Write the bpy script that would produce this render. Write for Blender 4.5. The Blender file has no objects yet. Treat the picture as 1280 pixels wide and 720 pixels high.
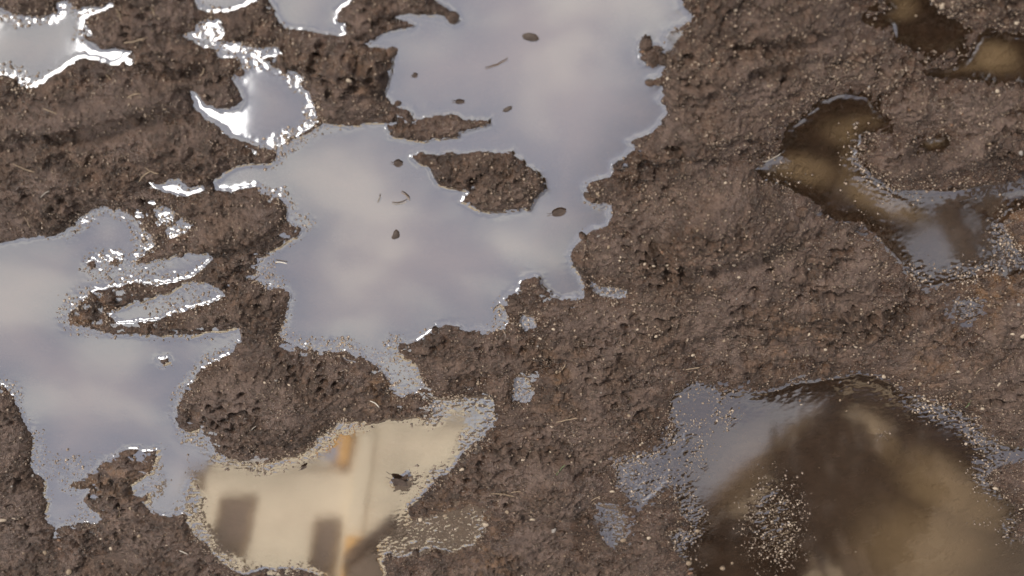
import bpy, bmesh, math, random
import numpy as np
from mathutils import Vector, Matrix, noise as mnoise

# ------------------------------------------------------------------ camera, sky, sun, exposure
C = bpy.context.scene.collection
S = bpy.context.scene
TH = math.radians(49.0)
CT, ST = math.cos(TH), math.sin(TH)
FPX = 1400.0                       # focal length in pixels of a 1280 px wide frame
CAM_H = 1.5

cam_data = bpy.data.cameras.new('camera')
cam_data.sensor_width = 36.0
cam_data.lens = FPX / 1280.0 * 36.0
cam_data.clip_start = 0.05
cam_data.clip_end = 3000.0
cam_data.dof.use_dof = True
cam_data.dof.focus_distance = 2.15
cam_data.dof.aperture_fstop = 2.8
cam = bpy.data.objects.new('camera', cam_data)
C.objects.link(cam)
# the camera is held upside down over the ground (the reflected houses stand upright in the picture)
cam.matrix_world = Matrix(((-1, 0, 0, 0), (0, -ST, -CT, 0), (0, -CT, ST, CAM_H), (0, 0, 0, 1)))
S.camera = cam


def ray(px, py):
    """direction through a picture point (1280 x 720 grid)"""
    u = (px - 640.0) / FPX
    v = (py - 360.0) / FPX
    return -u, CT + v * ST, -ST + v * CT


def ground(px, py):
    x, y, z = ray(px, py)
    t = CAM_H / -z
    return x * t, y * t


def to_px(X, Y, Z=0.0):
    zz = Z - CAM_H
    d = Y * CT - zz * ST
    u = -X / d
    v = (Y * ST + zz * CT) / d
    return 640.0 + u * FPX, 360.0 + v * FPX


def mirror(px, py):
    x, y, z = ray(px, py)
    return Vector((x, y, -z)).normalized()


SUN_EL, SUN_AZ = math.radians(33.0), math.radians(158.0)     # azimuth from +Y towards +X
sun_dir = Vector((math.cos(SUN_EL) * math.sin(SUN_AZ), math.cos(SUN_EL) * math.cos(SUN_AZ), math.sin(SUN_EL)))
sun_data = bpy.data.lights.new('sun', 'SUN')
sun_data.energy = 3.5
sun_data.angle = math.radians(7.0)
sun_data.color = (1.0, 0.94, 0.86)
sun = bpy.data.objects.new('sun', sun_data)
C.objects.link(sun)
sun.rotation_euler = (-sun_dir).to_track_quat('-Z', 'Y').to_euler()

S.view_settings.view_transform = 'Standard'
S.view_settings.look = 'None'
S.view_settings.exposure = 0.0
S.view_settings.gamma = 1.0
S.view_settings.use_curve_mapping = False
S.cycles.max_bounces = 8
S.cycles.transparent_max_bounces = 8
S.cycles.caustics_reflective = False
S.cycles.caustics_refractive = False
S.cycles.use_denoising = True

world = bpy.data.worlds.new('World')
S.world = world
world.use_nodes = True
NT = world.node_tree
NT.nodes.clear()


class G:
    """small helper for building node graphs"""
    def __init__(self, nt):
        self.nt = nt

    def n(self, kind, **kw):
        nd = self.nt.nodes.new(kind)
        for k, v in kw.items():
            setattr(nd, k, v)
        return nd

    def link(self, a, b):
        self.nt.links.new(a, b)

    def put(self, sock, v):
        if hasattr(v, 'is_output'):
            self.link(v, sock)
        else:
            sock.default_value = v

    def math(self, op, a, b=0.0, clamp=False):
        nd = self.n('ShaderNodeMath', operation=op, use_clamp=clamp)
        self.put(nd.inputs[0], a)
        self.put(nd.inputs[1], b)
        return nd.outputs[0]

    def ramp(self, v, lo, hi, a=0.0, b=1.0):
        nd = self.n('ShaderNodeMapRange', interpolation_type='SMOOTHSTEP')
        self.put(nd.inputs[0], v)
        self.put(nd.inputs[1], lo)
        self.put(nd.inputs[2], hi)
        self.put(nd.inputs[3], a)
        self.put(nd.inputs[4], b)
        return nd.outputs[0]

    def mix(self, f, a, b, blend='MIX'):
        nd = self.n('ShaderNodeMix', data_type='RGBA', blend_type=blend)
        self.put(nd.inputs[0], f)
        self.put(nd.inputs[6], a if hasattr(a, 'is_output') else (*a, 1.0))
        self.put(nd.inputs[7], b if hasattr(b, 'is_output') else (*b, 1.0))
        return nd.outputs[2]

    def noise(self, vec, scale, detail=4.0, rough=0.55, dist=0.0):
        nd = self.n('ShaderNodeTexNoise')
        if vec is not None:
            self.link(vec, nd.inputs['Vector'])
        nd.inputs['Scale'].default_value = scale
        nd.inputs['Detail'].default_value = detail
        nd.inputs['Roughness'].default_value = rough
        nd.inputs['Distortion'].default_value = dist
        return nd.outputs['Fac']

    def attr(self, name):
        return self.n('ShaderNodeAttribute', attribute_name=name)


def dot_with(g, vec, d):
    nd = g.n('ShaderNodeVectorMath', operation='DOT_PRODUCT')
    g.link(vec, nd.inputs[0])
    nd.inputs[1].default_value = d
    return nd.outputs['Value']


g = G(NT)
tc = g.n('ShaderNodeTexCoord')
dirv = tc.outputs['Generated']
sky = g.n('ShaderNodeTexSky', sky_type='NISHITA', sun_disc=False, sun_elevation=SUN_EL, sun_rotation=SUN_AZ)
sky.air_density = 1.0
sky.dust_density = 2.0
mp = g.n('ShaderNodeMapping')
g.link(dirv, mp.inputs['Vector'])
mp.inputs['Scale'].default_value = (.62, 1.1, 1.5)
mp.inputs['Rotation'].default_value = (0, 0, .25)
cl = g.noise(mp.outputs['Vector'], 10.0, 5.0, 0.55, 0.7)
cloud = g.mix(g.ramp(cl, 0.42, 0.63), (5.7, 5.85, 6.75), (9.4, 9.3, 9.1))
skymix = g.mix(0.9, sky.outputs['Color'], cloud)
skymix = g.mix(g.ramp(dot_with(g, dirv, mirror(690, -20)), .955, .999), skymix, g.mix(1.0, skymix, (1.16, 1.15, 1.13), 'MULTIPLY'))
# the cloud deck is thinner and far brighter overhead to one side, darker to the other
bright_dir = Vector((.60, -.05, .80)).normalized()
br = g.math('ADD', dot_with(g, dirv, bright_dir), g.math('MULTIPLY', g.math('SUBTRACT', cl, 0.5), 0.10))
skymix = g.mix(g.ramp(br, 0.878, 0.900), skymix, (46.0, 45.0, 43.0))
# a bright gap in the clouds, high up to the side
gc = mirror(198, 122)
e1 = mirror(298, 122) - mirror(98, 122)
e1 = (e1 - gc * e1.dot(gc)).normalized()
e2 = gc.cross(e1).normalized()
s1 = (mirror(316, 112) - mirror(116, 112)).length / 200.0
s2 = (mirror(216, 212) - mirror(216, 12)).length / 200.0
wob = g.math('MULTIPLY', g.math('SUBTRACT', g.noise(dirv, 26.0, 3.0, .5), .5), .5)
qa = g.math('DIVIDE', dot_with(g, dirv, e1), 111.0 * s1)
qb = g.math('DIVIDE', dot_with(g, dirv, e2), 118.0 * s2)
qq = g.math('ADD', g.math('ADD', g.math('MULTIPLY', qa, qa), g.math('MULTIPLY', qb, qb)), wob)
gap = g.math('MULTIPLY', g.ramp(qq, 1.10, 1.0), g.ramp(dot_with(g, dirv, gc), .5, .6))
skymix = g.mix(gap, skymix, (52.0, 51.0, 49.0))
dk = dot_with(g, dirv, mirror(1230, 470))
skymix = g.mix(g.ramp(dk, 0.915, 0.965), skymix, g.mix(1.0, skymix, (0.52, 0.50, 0.49), 'MULTIPLY'))
bg = g.n('ShaderNodeBackground')
g.link(skymix, bg.inputs['Color'])
bg.inputs['Strength'].default_value = 0.10
wo = g.n('ShaderNodeOutputWorld')
g.link(bg.outputs[0], wo.inputs['Surface'])


# ------------------------------------------------------------------ helpers
def tag(o, label=None, cat=None, group=None, kind=None):
    if label:
        o['label'] = label
    if cat:
        o['category'] = cat
    if group:
        o['group'] = group
    if kind:
        o['kind'] = kind
    return o


def empty(name, loc, label, cat, group=None, rz=0.0):
    o = bpy.data.objects.new(name, None)
    o.empty_display_size = 0.1
    C.objects.link(o)
    o.location = loc
    o.rotation_euler = (0, 0, rz)
    return tag(o, label, cat, group)


def mesh_from(name, verts, faces, mat, smooth=False):
    me = bpy.data.meshes.new(name)
    me.from_pydata([tuple(v) for v in verts], [], faces)
    if mat:
        me.materials.append(mat)
    if smooth:
        me.polygons.foreach_set('use_smooth', [True] * len(me.polygons))
    me.update()
    return me


def link(name, me, parent=None, loc=(0, 0, 0)):
    o = bpy.data.objects.new(name, me)
    C.objects.link(o)
    o.location = loc
    if parent:
        o.parent = parent
    return o


def bm_obj(name, bm, mat, parent=None, bevel=0.0, smooth=False):
    if bevel:
        bmesh.ops.bevel(bm, geom=bm.edges[:], offset=bevel, segments=1, affect='EDGES', clamp_overlap=True)
    bmesh.ops.recalc_face_normals(bm, faces=bm.faces[:])
    me = bpy.data.meshes.new(name)
    bm.to_mesh(me)
    bm.free()
    me.materials.append(mat)
    if smooth:
        me.polygons.foreach_set('use_smooth', [True] * len(me.polygons))
    return link(name, me, parent)


def add_box(bm, x0, x1, y0, y1, z0, z1):
    vs = [bm.verts.new((x, y, z)) for z in (z0, z1) for (x, y) in ((x0, y0), (x1, y0), (x1, y1), (x0, y1))]
    for f in ((0, 3, 2, 1), (4, 5, 6, 7), (0, 1, 5, 4), (1, 2, 6, 5), (2, 3, 7, 6), (3, 0, 4, 7)):
        bm.faces.new([vs[i] for i in f])


def add_prism(bm, poly, y0, y1):
    """a polygon in (x, z) pulled from y0 to y1"""
    a = [bm.verts.new((x, y0, z)) for x, z in poly]
    b = [bm.verts.new((x, y1, z)) for x, z in poly]
    n = len(poly)
    bm.faces.new(a)
    bm.faces.new(b[::-1])
    for i in range(n):
        bm.faces.new((a[i], b[i], b[(i + 1) % n], a[(i + 1) % n]))


def boxed(name, mat, parent, *bxs, bevel=0.0):
    bm = bmesh.new()
    for b in bxs:
        add_box(bm, *b)
    return bm_obj(name, bm, mat, parent, bevel)


def perlin(x, y, seed=0):
    rng = np.random.RandomState(seed)
    perm = rng.permutation(256)
    perm = np.concatenate([perm, perm])
    ang = rng.rand(256) * 2 * np.pi
    gx, gy = np.cos(ang), np.sin(ang)
    xi = np.floor(x).astype(np.int64)
    yi = np.floor(y).astype(np.int64)
    xf = x - xi
    yf = y - yi
    u = xf * xf * xf * (xf * (xf * 6 - 15) + 10)
    v = yf * yf * yf * (yf * (yf * 6 - 15) + 10)

    def gr(ix, iy, dx, dy):
        h = perm[perm[ix & 255] + (iy & 255)]
        return gx[h] * dx + gy[h] * dy
    a = gr(xi, yi, xf, yf)
    b = gr(xi + 1, yi, xf - 1, yf)
    c = gr(xi, yi + 1, xf, yf - 1)
    d = gr(xi + 1, yi + 1, xf - 1, yf - 1)
    return 1.5 * (a + u * (b - a) + v * ((c + u * (d - c)) - (a + u * (b - a))))


def fbm(x, y, scale, octs, seed, gain=0.5):
    r = 0.0
    amp, f, tot = 1.0, 1.0 / scale, 0.0
    for i in range(octs):
        r = r + amp * perlin(x * f + 17.3 * i, y * f - 9.1 * i, seed + i)
        tot += amp
        amp *= gain
        f *= 2.03
    return r / tot


def clumps(x, y, cell, seed):
    """rounded crumbs: 1 at the middle of a crumb, 0 between them (cell noise)"""
    rng = np.random.RandomState(seed)
    ox, oy, rr = rng.rand(256), rng.rand(256), rng.rand(256)
    perm = rng.permutation(256)
    perm = np.concatenate([perm, perm])
    fx, fy = x / cell, y / cell
    xi, yi = np.floor(fx).astype(np.int64), np.floor(fy).astype(np.int64)
    best = np.zeros_like(fx)
    for i in (-1, 0, 1):
        for j in (-1, 0, 1):
            h = perm[perm[(xi + i) & 255] + ((yi + j) & 255)]
            d2 = (fx - xi - i - ox[h]) ** 2 + (fy - yi - j - oy[h]) ** 2
            r = 0.30 + 0.42 * rr[h]
            best = np.maximum(best, np.sqrt(np.maximum(0.0, 1.0 - d2 / (r * r))) * r)
    return best


# ------------------------------------------------------------------ shorelines, traced on the picture
WATER = [
    # the big puddle in the middle
    [(575, -60), (553, -40), (545, 0), (560, 10), (572, 24), (565, 28), (553, 20), (540, 18), (520, 17), (500, 18), (490, 20),
     (500, 24), (517, 30), (515, 33), (495, 36), (480, 42), (470, 50), (460, 54), (462, 58), (480, 60), (492, 66),
     (490, 78), (487, 95), (486, 108), (482, 120), (490, 130), (505, 135), (512, 138), (520, 148), (545, 145),
     (570, 143), (585, 148), (612, 150), (612, 156), (590, 162), (575, 165), (573, 170), (560, 172), (545, 172),
     (530, 178), (515, 176), (500, 172), (490, 170), (485, 160), (484, 153), (460, 155), (440, 158), (425, 155), (405, 155),
     (393, 162), (375, 170), (355, 182), (345, 187), (344, 197), (335, 205), (310, 205), (290, 210), (280, 215),
     (268, 225), (268, 237), (290, 238), (320, 233), (328, 240), (350, 247), (358, 262), (360, 275), (368, 283), (380, 285),
     (370, 297), (355, 303), (343, 312), (330, 322), (322, 335), (318, 345), (330, 352), (345, 357), (357, 360),
     (364, 370), (362, 380), (357, 393), (354, 402), (350, 415), (356, 426), (375, 432), (395, 438), (430, 438), (455, 446),
     (470, 455), (480, 468), (488, 480), (492, 492), (505, 494), (522, 490), (527, 475), (522, 458), (512, 448), (496, 440),
     (494, 432), (505, 430), (520, 427), (535, 413), (545, 406), (560, 405), (575, 407), (578, 413), (600, 413), (630, 412), (635, 400),
     (632, 390), (625, 380), (632, 372), (645, 365), (655, 350), (665, 346), (676, 348), (680, 358), (690, 370),
     (705, 375), (728, 374), (731, 360), (728, 350), (720, 338), (715, 325), (714, 315), (720, 305), (728, 297),
     (745, 285), (760, 280), (764, 270), (762, 255), (745, 253), (735, 247), (735, 240), (730, 230), (745, 225),
     (765, 218), (766, 205), (780, 197), (790, 185), (785, 178), (795, 172), (815, 168), (828, 155), (832, 140),
     (830, 130), (823, 125), (830, 118), (828, 108), (812, 106), (812, 100), (828, 95), (832, 82), (815, 80),
     (800, 75), (797, 64), (800, 52), (808, 48), (813, 55), (828, 57), (833, 40), (845, 35), (860, 28), (864, 20),
     (853, 10), (850, -20), (840, -60)],
    # the puddle at left
    [(-60, 320), (0, 303), (20, 300), (45, 297), (75, 292), (92, 284), (97, 278), (112, 266), (130, 258), (150, 262), (165, 272),
     (178, 288), (188, 292), (192, 305), (185, 313), (172, 325), (180, 328), (195, 327), (225, 318), (262, 315), (268, 321), (255, 335), (232, 350),
     (215, 353), (185, 356), (170, 353), (140, 358), (115, 365), (100, 376), (84, 396), (86, 406), (110, 411), (150, 417), (200, 419), (240, 416),
     (270, 412), (298, 410), (301, 424), (290, 440), (270, 451), (250, 461), (243, 475), (230, 490), (222, 505), (218, 520),
     (225, 535), (235, 540), (250, 535), (262, 550), (270, 565), (285, 572), (300, 577), (320, 581), (345, 576), (370, 570),
     (387, 560), (402, 545), (420, 530), (440, 525), (460, 526), (490, 524), (520, 521), (535, 524), (543, 515), (538, 505),
     (542, 496), (565, 498), (590, 495), (612, 495), (618, 505), (618, 525), (608, 540), (592, 552), (580, 560), (575, 572), (562, 588), (545, 600),
     (528, 618), (513, 630), (509, 640), (513, 648), (525, 652), (545, 645), (565, 640), (590, 632), (602, 640), (604, 660), (592, 678), (565, 688), (540, 682),
     (525, 690), (500, 695), (482, 688), (480, 705), (482, 740), (398, 740), (402, 720), (390, 714), (372, 712), (350, 710), (325, 712), (305, 718),
     (290, 710), (274, 697), (262, 684), (248, 672), (236, 652), (236, 641), (225, 643), (205, 645), (190, 640), (183, 630), (186, 616), (175, 620),
     (167, 618), (165, 606), (175, 600), (190, 592), (193, 575), (198, 562), (185, 565), (165, 562), (150, 563),
     (145, 570), (130, 577), (114, 590), (98, 602), (86, 606), (95, 607), (110, 611), (105, 625), (108, 635), (122, 640), (128, 648), (120, 655),
     (100, 653), (85, 655), (70, 660), (58, 650), (55, 640), (60, 628), (55, 620), (54, 600), (44, 590), (38, 580),
     (42, 560), (42, 545), (35, 530), (28, 520), (20, 500), (10, 487), (0, 480), (-60, 470)],
    [(136, 391), (160, 382), (190, 371), (215, 363), (232, 355), (255, 352), (275, 357), (284, 366), (265, 376), (240, 385), (215, 393), (190, 399), (165, 403), (145, 403)],
    # top left
    [(-60, 5), (0, 10), (15, 18), (35, 20), (60, 18), (74, 15), (72, 5), (85, 3), (95, 12), (115, 7), (130, 8), (140, 2), (141, 7),
     (125, 15), (107, 22), (104, 34), (105, 45), (115, 55), (125, 60), (150, 62), (165, 64), (158, 70), (148, 80),
     (140, 79), (125, 76), (105, 73), (90, 80), (70, 92), (55, 102), (45, 107), (35, 109), (25, 106), (20, 96), (0, 94), (-60, 96)],
    [(236, -50), (241, 0), (249, 10), (265, 17), (285, 14), (300, 10), (318, 0), (322, -50)],
    [(332, -50), (336, 0), (345, 10), (350, 25), (358, 35), (375, 38), (395, 40), (420, 45), (432, 42), (430, 30), (420, 25), (420, 15),
     (430, 8), (437, 0), (440, -50)],
    [(228, 45), (243, 38), (245, 28), (260, 24), (275, 25), (277, 40), (280, 45), (270, 52), (285, 54), (300, 53), (325, 60), (345, 60),
     (350, 70), (330, 72), (340, 82), (362, 90), (378, 98), (376, 106), (385, 115), (392, 130), (397, 140), (397, 152),
     (385, 161), (365, 170), (352, 180), (345, 187), (330, 184), (310, 178), (290, 172), (270, 155), (255, 148), (245, 138),
     (238, 115), (237, 112), (245, 118), (255, 130), (275, 136), (295, 135), (302, 125), (300, 115), (292, 100), (295, 90),
     (305, 80), (300, 73), (275, 72), (268, 60), (250, 54), (235, 49)],
    [(188, 228), (200, 231), (215, 226), (225, 225), (238, 235), (254, 232), (252, 240), (230, 243), (205, 240)],
    [(195, 262), (205, 257), (218, 266), (214, 277), (198, 280)],
    [(207, 285), (225, 276), (240, 282), (232, 292), (213, 298)],
    # right hand side
    [(1100, -50), (1105, 0), (1114, 10), (1096, 20), (1113, 28), (1120, 50), (1145, 60), (1190, 65), (1205, 50), (1200, 30), (1180, 20), (1160, 0), (1150, -50)],
    [(1078, 20), (1095, 22), (1112, 27), (1100, 30), (1082, 27)],
    [(1150, 88), (1190, 84), (1213, 70), (1223, 47), (1245, 40), (1280, 44), (1340, 44), (1340, 104), (1280, 102), (1245, 102), (1215, 97), (1160, 94)],
    [(945, 210), (975, 195), (982, 165), (1000, 150), (1030, 125), (1055, 116), (1085, 121), (1100, 140), (1110, 155), (1075, 167),
     (1075, 180), (1070, 195), (1080, 210), (1095, 225), (1110, 236), (1150, 240), (1180, 240), (1210, 236), (1240, 231), (1280, 229), (1340, 228),
     (1340, 262), (1280, 258), (1262, 266), (1252, 277), (1255, 290), (1265, 310), (1280, 325), (1340, 330), (1340, 342), (1280, 341), (1265, 345), (1240, 338), (1215, 349),
     (1195, 351), (1165, 354), (1150, 352), (1135, 337), (1115, 316), (1105, 305), (1090, 286), (1070, 275), (1050, 276), (1030, 266),
     (1013, 247), (985, 233), (955, 223)],
    [(1152, 178), (1170, 171), (1185, 168), (1182, 184), (1162, 190)],
    [(1192, 378), (1205, 373), (1222, 376), (1227, 390), (1212, 398), (1196, 394)],
    # lower right
    [(838, 500), (850, 486), (870, 478), (890, 483), (900, 491), (930, 489), (960, 490), (1000, 480), (1040, 475), (1070, 468), (1095, 470),
     (1120, 485), (1150, 500), (1175, 505), (1200, 512), (1215, 525), (1225, 540), (1240, 553), (1280, 559), (1340, 559), (1340, 572), (1280, 572),
     (1250, 580), (1230, 595), (1245, 610), (1265, 630), (1271, 650), (1262, 668), (1280, 682), (1340, 690), (1340, 790), (872, 790), (866, 715), (850, 695),
     (842, 680), (836, 667), (850, 660), (868, 668), (864, 650), (850, 640), (848, 620), (850, 605), (835, 600), (820, 612), (800, 628), (785, 618),
     (772, 600), (770, 580), (790, 572), (810, 568), (838, 555), (846, 535), (836, 515)],
    [(750, 632), (770, 632), (783, 650), (778, 670), (768, 686), (755, 672)],
    [(645, 470), (660, 473), (668, 490), (660, 503), (642, 500), (640, 485)],
    [(738, 351), (755, 358), (785, 362), (785, 371), (765, 372), (742, 365)],
    [(655, 392), (668, 394), (670, 408), (658, 412), (650, 403)],
]
ISLANDS = [
    [(515, 196), (525, 190), (545, 192), (560, 189), (580, 192), (600, 190), (625, 190), (640, 188), (645, 195), (655, 205), (670, 213),
     (680, 225), (683, 237), (672, 243), (668, 250), (660, 262), (650, 260), (640, 262), (625, 265), (600, 264), (590, 258),
     (578, 252), (585, 245), (580, 238), (560, 233), (548, 228), (540, 218), (535, 208), (520, 203)],
    # the two thin bars of the tyre rut at left, joined by grit
    [(100, 376), (115, 366), (140, 359), (170, 354), (185, 357), (213, 355), (214, 360), (190, 366), (160, 376), (140, 382), (118, 379)],
    [(86, 403), (104, 402), (130, 404), (150, 405), (190, 402), (215, 396), (240, 388), (265, 379), (286, 367), (300, 366), (310, 380), (300, 410), (270, 414), (240, 418), (200, 421),
     (150, 418), (110, 411)],
    [(235, 352), (258, 334), (270, 321), (285, 330), (310, 350), (300, 370), (283, 367), (275, 358), (255, 353)],
    [(490, 604), (500, 596), (510, 590), (511, 597), (503, 607), (494, 608)],
    [(196, 449), (208, 447), (212, 452), (202, 456)],
    [(480, 720), (485, 700), (500, 694), (515, 698), (518, 720), (520, 760), (480, 760)],
    [(528, 700), (530, 686), (548, 684), (556, 690), (545, 706)],
    [(108, 330), (118, 325), (122, 332), (116, 338)],
    [(134, 330), (146, 324), (154, 327), (148, 333)],
    [(174, 298), (180, 295), (183, 300), (177, 303)],
    [(85, 610), (92, 604), (108, 597), (116, 600), (106, 611)],
]
# (x, y, radius, strength): shallow gritty shelves along the shore
FRINGE = [(20, 30, 30, .9), (60, 20, 22, .6), (25, 98, 26, .9), (5, 70, 25, .7), (110, 22, 24, .6), (92, 45, 18, .5), (260, 40, 30, .6), (310, 68, 30, .8),
          (365, 100, 25, .7), (390, 145, 28, .8), (355, 180, 28, 1), (390, 260, 28, 1), (350, 245, 25, .8), (100, 270, 28, 1),
          (150, 262, 25, .7), (185, 295, 28, 1), (215, 275, 34, 1), (235, 290, 22, .9), (135, 330, 32, .9), (170, 340, 36, .8), (100, 385, 34, 1),
          (120, 395, 26, 1), (215, 385, 34, .7), (250, 378, 28, .7), (245, 348, 20, .6), (335, 340, 25, .9), (345, 420, 26, 1), (335, 430, 25, 1),
          (390, 432, 34, .9), (430, 430, 34, 1), (480, 445, 28, .9), (495, 490, 30, 1), (525, 470, 26, .9), (492, 430, 20, .9), (545, 510, 34, 1), (565, 500, 25, .8), (610, 520, 22, .7),
          (400, 550, 38, 1), (430, 535, 30, 1), (340, 580, 40, .9), (280, 570, 28, .8), (240, 490, 30, .9), (270, 455, 30, .8), (240, 555, 26, .9), (240, 620, 34, 1), (255, 665, 34, 1), (290, 700, 26, .9),
          (200, 608, 26, .8), (190, 590, 20, .7), (90, 585, 34, .9), (55, 570, 26, .8), (65, 545, 20, .7), (110, 650, 26, .8), (15, 485, 26, .7), (590, 555, 30, .9), (545, 600, 34, .8),
          (540, 665, 34, .9), (500, 680, 34, .9), (590, 660, 30, .8), (655, 485, 24, .9), (762, 364, 30, .8), (660, 400, 26, .9), (745, 250, 20, .5), (630, 400, 24, .7),
          (780, 580, 36, 1), (810, 600, 46, 1), (845, 540, 36, .9), (865, 500, 26, .6), (870, 640, 30, .8), (850, 670, 30, .9), (970, 655, 46, 1),
          (1170, 510, 40, .9), (1225, 545, 40, 1), (1235, 600, 36, .8), (1260, 660, 24, .6), (1265, 300, 36, .9), (1215, 345, 34, .9), (1150, 345, 24, .6),
          (1085, 200, 34, .8), (1110, 225, 34, .8), (980, 230, 24, .5), (1210, 385, 24, .8), (900, 500, 26, .6), (770, 650, 20, .7), (680, 700, 30, .6), (20, 200, 1, .1), (360, 720, 26, .8), (440, 700, 20, .5)]
# (x, y, rx, ry, tilt in degrees, height in m): ridges, lumps and hollows of the mud
RELIEF = [(905, 272, 72, 44, -20, .034), (930, 316, 62, 14, -8, -.016), (845, 330, 60, 30, 0, .008), (1000, 265, 28, 22, 0, .012),
          (100, 140, 120, 14, -12, .012), (90, 166, 110, 13, -9, -.014), (190, 62, 60, 16, 10, .014), (205, 84, 60, 10, 8, -.012), (180, 152, 60, 10, -12, -.012),
          (250, 120, 60, 26, 20, .014), (240, 190, 70, 16, 5, .012), (120, 232, 110, 22, -5, .010), (60, 195, 60, 14, 0, -.007),
          (420, 60, 60, 40, 0, .014), (430, 110, 50, 34, 0, .014), (480, 20, 60, 14, -5, .008), (295, 285, 70, 18, -18, .014), (300, 305, 70, 8, -20, -.008),
          (290, 385, 50, 12, -15, .010), (340, 500, 80, 40, 5, .012), (30, 600, 40, 60, 0, .012), (150, 620, 40, 40, 0, .008), (180, 690, 90, 14, 0, -.008), (130, 700, 26, 12, 0, -.010), (60, 690, 22, 14, 0, -.010),
          (600, 225, 60, 24, 10, .010), (700, 610, 44, 30, 10, .020), (690, 650, 36, 12, 0, -.014), (720, 668, 22, 14, 0, -.022), (735, 650, 16, 16, 0, -.012), (640, 660, 16, 10, 0, -.012), (725, 690, 20, 12, 0, -.018),
          (672, 648, 16, 10, 0, -.014), (690, 690, 24, 14, 0, -.010), (820, 550, 34, 12, 0, -.008), (790, 575, 34, 6, 5, -.012), (830, 440, 60, 30, 20, -.006), (900, 430, 50, 12, 5, -.010), (690, 455, 26, 12, 0, -.010),
          (600, 470, 26, 10, 0, -.010), (590, 480, 24, 9, 0, -.010), (1000, 30, 40, 16, -10, .014), (980, 48, 60, 12, -10, -.012), (890, 95, 50, 12, -15, .01), (1060, 75, 50, 10, 0, -.008), (1160, 72, 40, 7, -4, -.012),
          (1100, 150, 60, 14, -18, .012), (1170, 200, 70, 12, -14, .012), (1220, 215, 60, 7, -10, -.010), (860, 170, 60, 30, 0, .010), (900, 200, 40, 10, 0, -.006), (790, 235, 26, 16, 0, -.004),
          (1010, 400, 50, 10, 0, -.005), (1120, 400, 70, 16, 10, .008), (1160, 440, 60, 12, 10, -.006), (1250, 440, 40, 12, 0, -.006), (940, 470, 40, 16, 0, .008), (720, 500, 90, 26, 5, .008)]


# (x, y, radius): places where the bank slopes gently into shallow water
SOFT = [(1060, 170, 110), (1230, 72, 90), (1140, 30, 70), (1180, 280, 120), (1060, 590, 240), (1210, 640, 120), (820, 590, 60), (770, 655, 60), (560, 670, 60), (680, 695, 40), (600, 520, 30), (1210, 385, 40), (1165, 180, 40)]
# (x, y, rx, ry, strength): gritty shoals that just break the surface
SHOAL = [(970, 655, 40, 64, 1), (805, 605, 40, 34, .9), (865, 560, 26, 40, .8), (985, 628, 20, 22, .7), (905, 522, 22, 16, .9), (850, 640, 20, 30, .8), (1262, 300, 16, 36, .7), (1215, 342, 24, 8, .6), (110, 385, 30, 22, .9),
         (560, 665, 34, 14, .8), (520, 676, 18, 12, .8), (240, 625, 14, 46, .9), (85, 580, 34, 16, .8), (195, 606, 16, 12, .8), (210, 345, 40, 8, .5), (1100, 545, 14, 8, .4), (540, 508, 16, 14, .8), (500, 478, 10, 30, .5), (1225, 655, 18, 8, .5)]


def poly_sd(poly, X, Y):
    """signed distance to a closed polygon, positive inside"""
    p = np.array(poly, float)
    q = np.roll(p, -1, axis=0)
    best = np.full(X.shape, 1e18)
    ins = np.zeros(X.shape, bool)
    for (ax, ay), (bx, by) in zip(p, q):
        ex, ey = bx - ax, by - ay
        L = ex * ex + ey * ey + 1e-12
        t = np.clip(((X - ax) * ex + (Y - ay) * ey) / L, 0, 1)
        best = np.minimum(best, (X - ax - t * ex) ** 2 + (Y - ay - t * ey) ** 2)
        if ay != by:
            c = ((ay > Y) != (by > Y)) & (X < ex * (Y - ay) / (by - ay) + ax)
            ins ^= c
    d = np.sqrt(best)
    return np.where(ins, d, -d)


PX0, PY0, STEP = -120.0, -120.0, 2.0
gxs = np.arange(PX0, 1400.1, STEP)
gys = np.arange(PY0, 860.1, STEP)
RX, RY = np.meshgrid(gxs, gys)
SD = np.full(RX.shape, -150.0)


def windowed(poly, pad=70):
    p = np.array(poly)
    i0 = max(0, int((p[:, 0].min() - pad - PX0) / STEP))
    i1 = min(len(gxs), int((p[:, 0].max() + pad - PX0) / STEP) + 1)
    j0 = max(0, int((p[:, 1].min() - pad - PY0) / STEP))
    j1 = min(len(gys), int((p[:, 1].max() + pad - PY0) / STEP) + 1)
    return slice(j0, j1), slice(i0, i1)


for poly in WATER:
    w = windowed(poly)
    SD[w] = np.maximum(SD[w], poly_sd(poly, RX[w], RY[w]))
for poly in ISLANDS:
    w = windowed(poly)
    SD[w] = np.minimum(SD[w], -poly_sd(poly, RX[w], RY[w]))
FR = np.zeros(RX.shape)
for (cx, cy, r, s) in FRINGE:
    FR = np.maximum(FR, s * np.exp(-((RX - cx) ** 2 + (RY - cy) ** 2) / (r * r)))


SFT = np.zeros(RX.shape)
for (cx, cy, rr) in SOFT:
    SFT = np.maximum(SFT, np.clip(1.6 * np.exp(-((RX - cx) ** 2 + (RY - cy) ** 2) / (rr * rr)), 0, 1))
SHO = np.zeros(RX.shape)
for (cx, cy, rx, ry, sv) in SHOAL:
    SHO = np.maximum(SHO, sv * np.exp(-(((RX - cx) / rx) ** 2 + ((RY - cy) / ry) ** 2) ** 2))
FR = np.maximum(FR, SHO)


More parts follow.
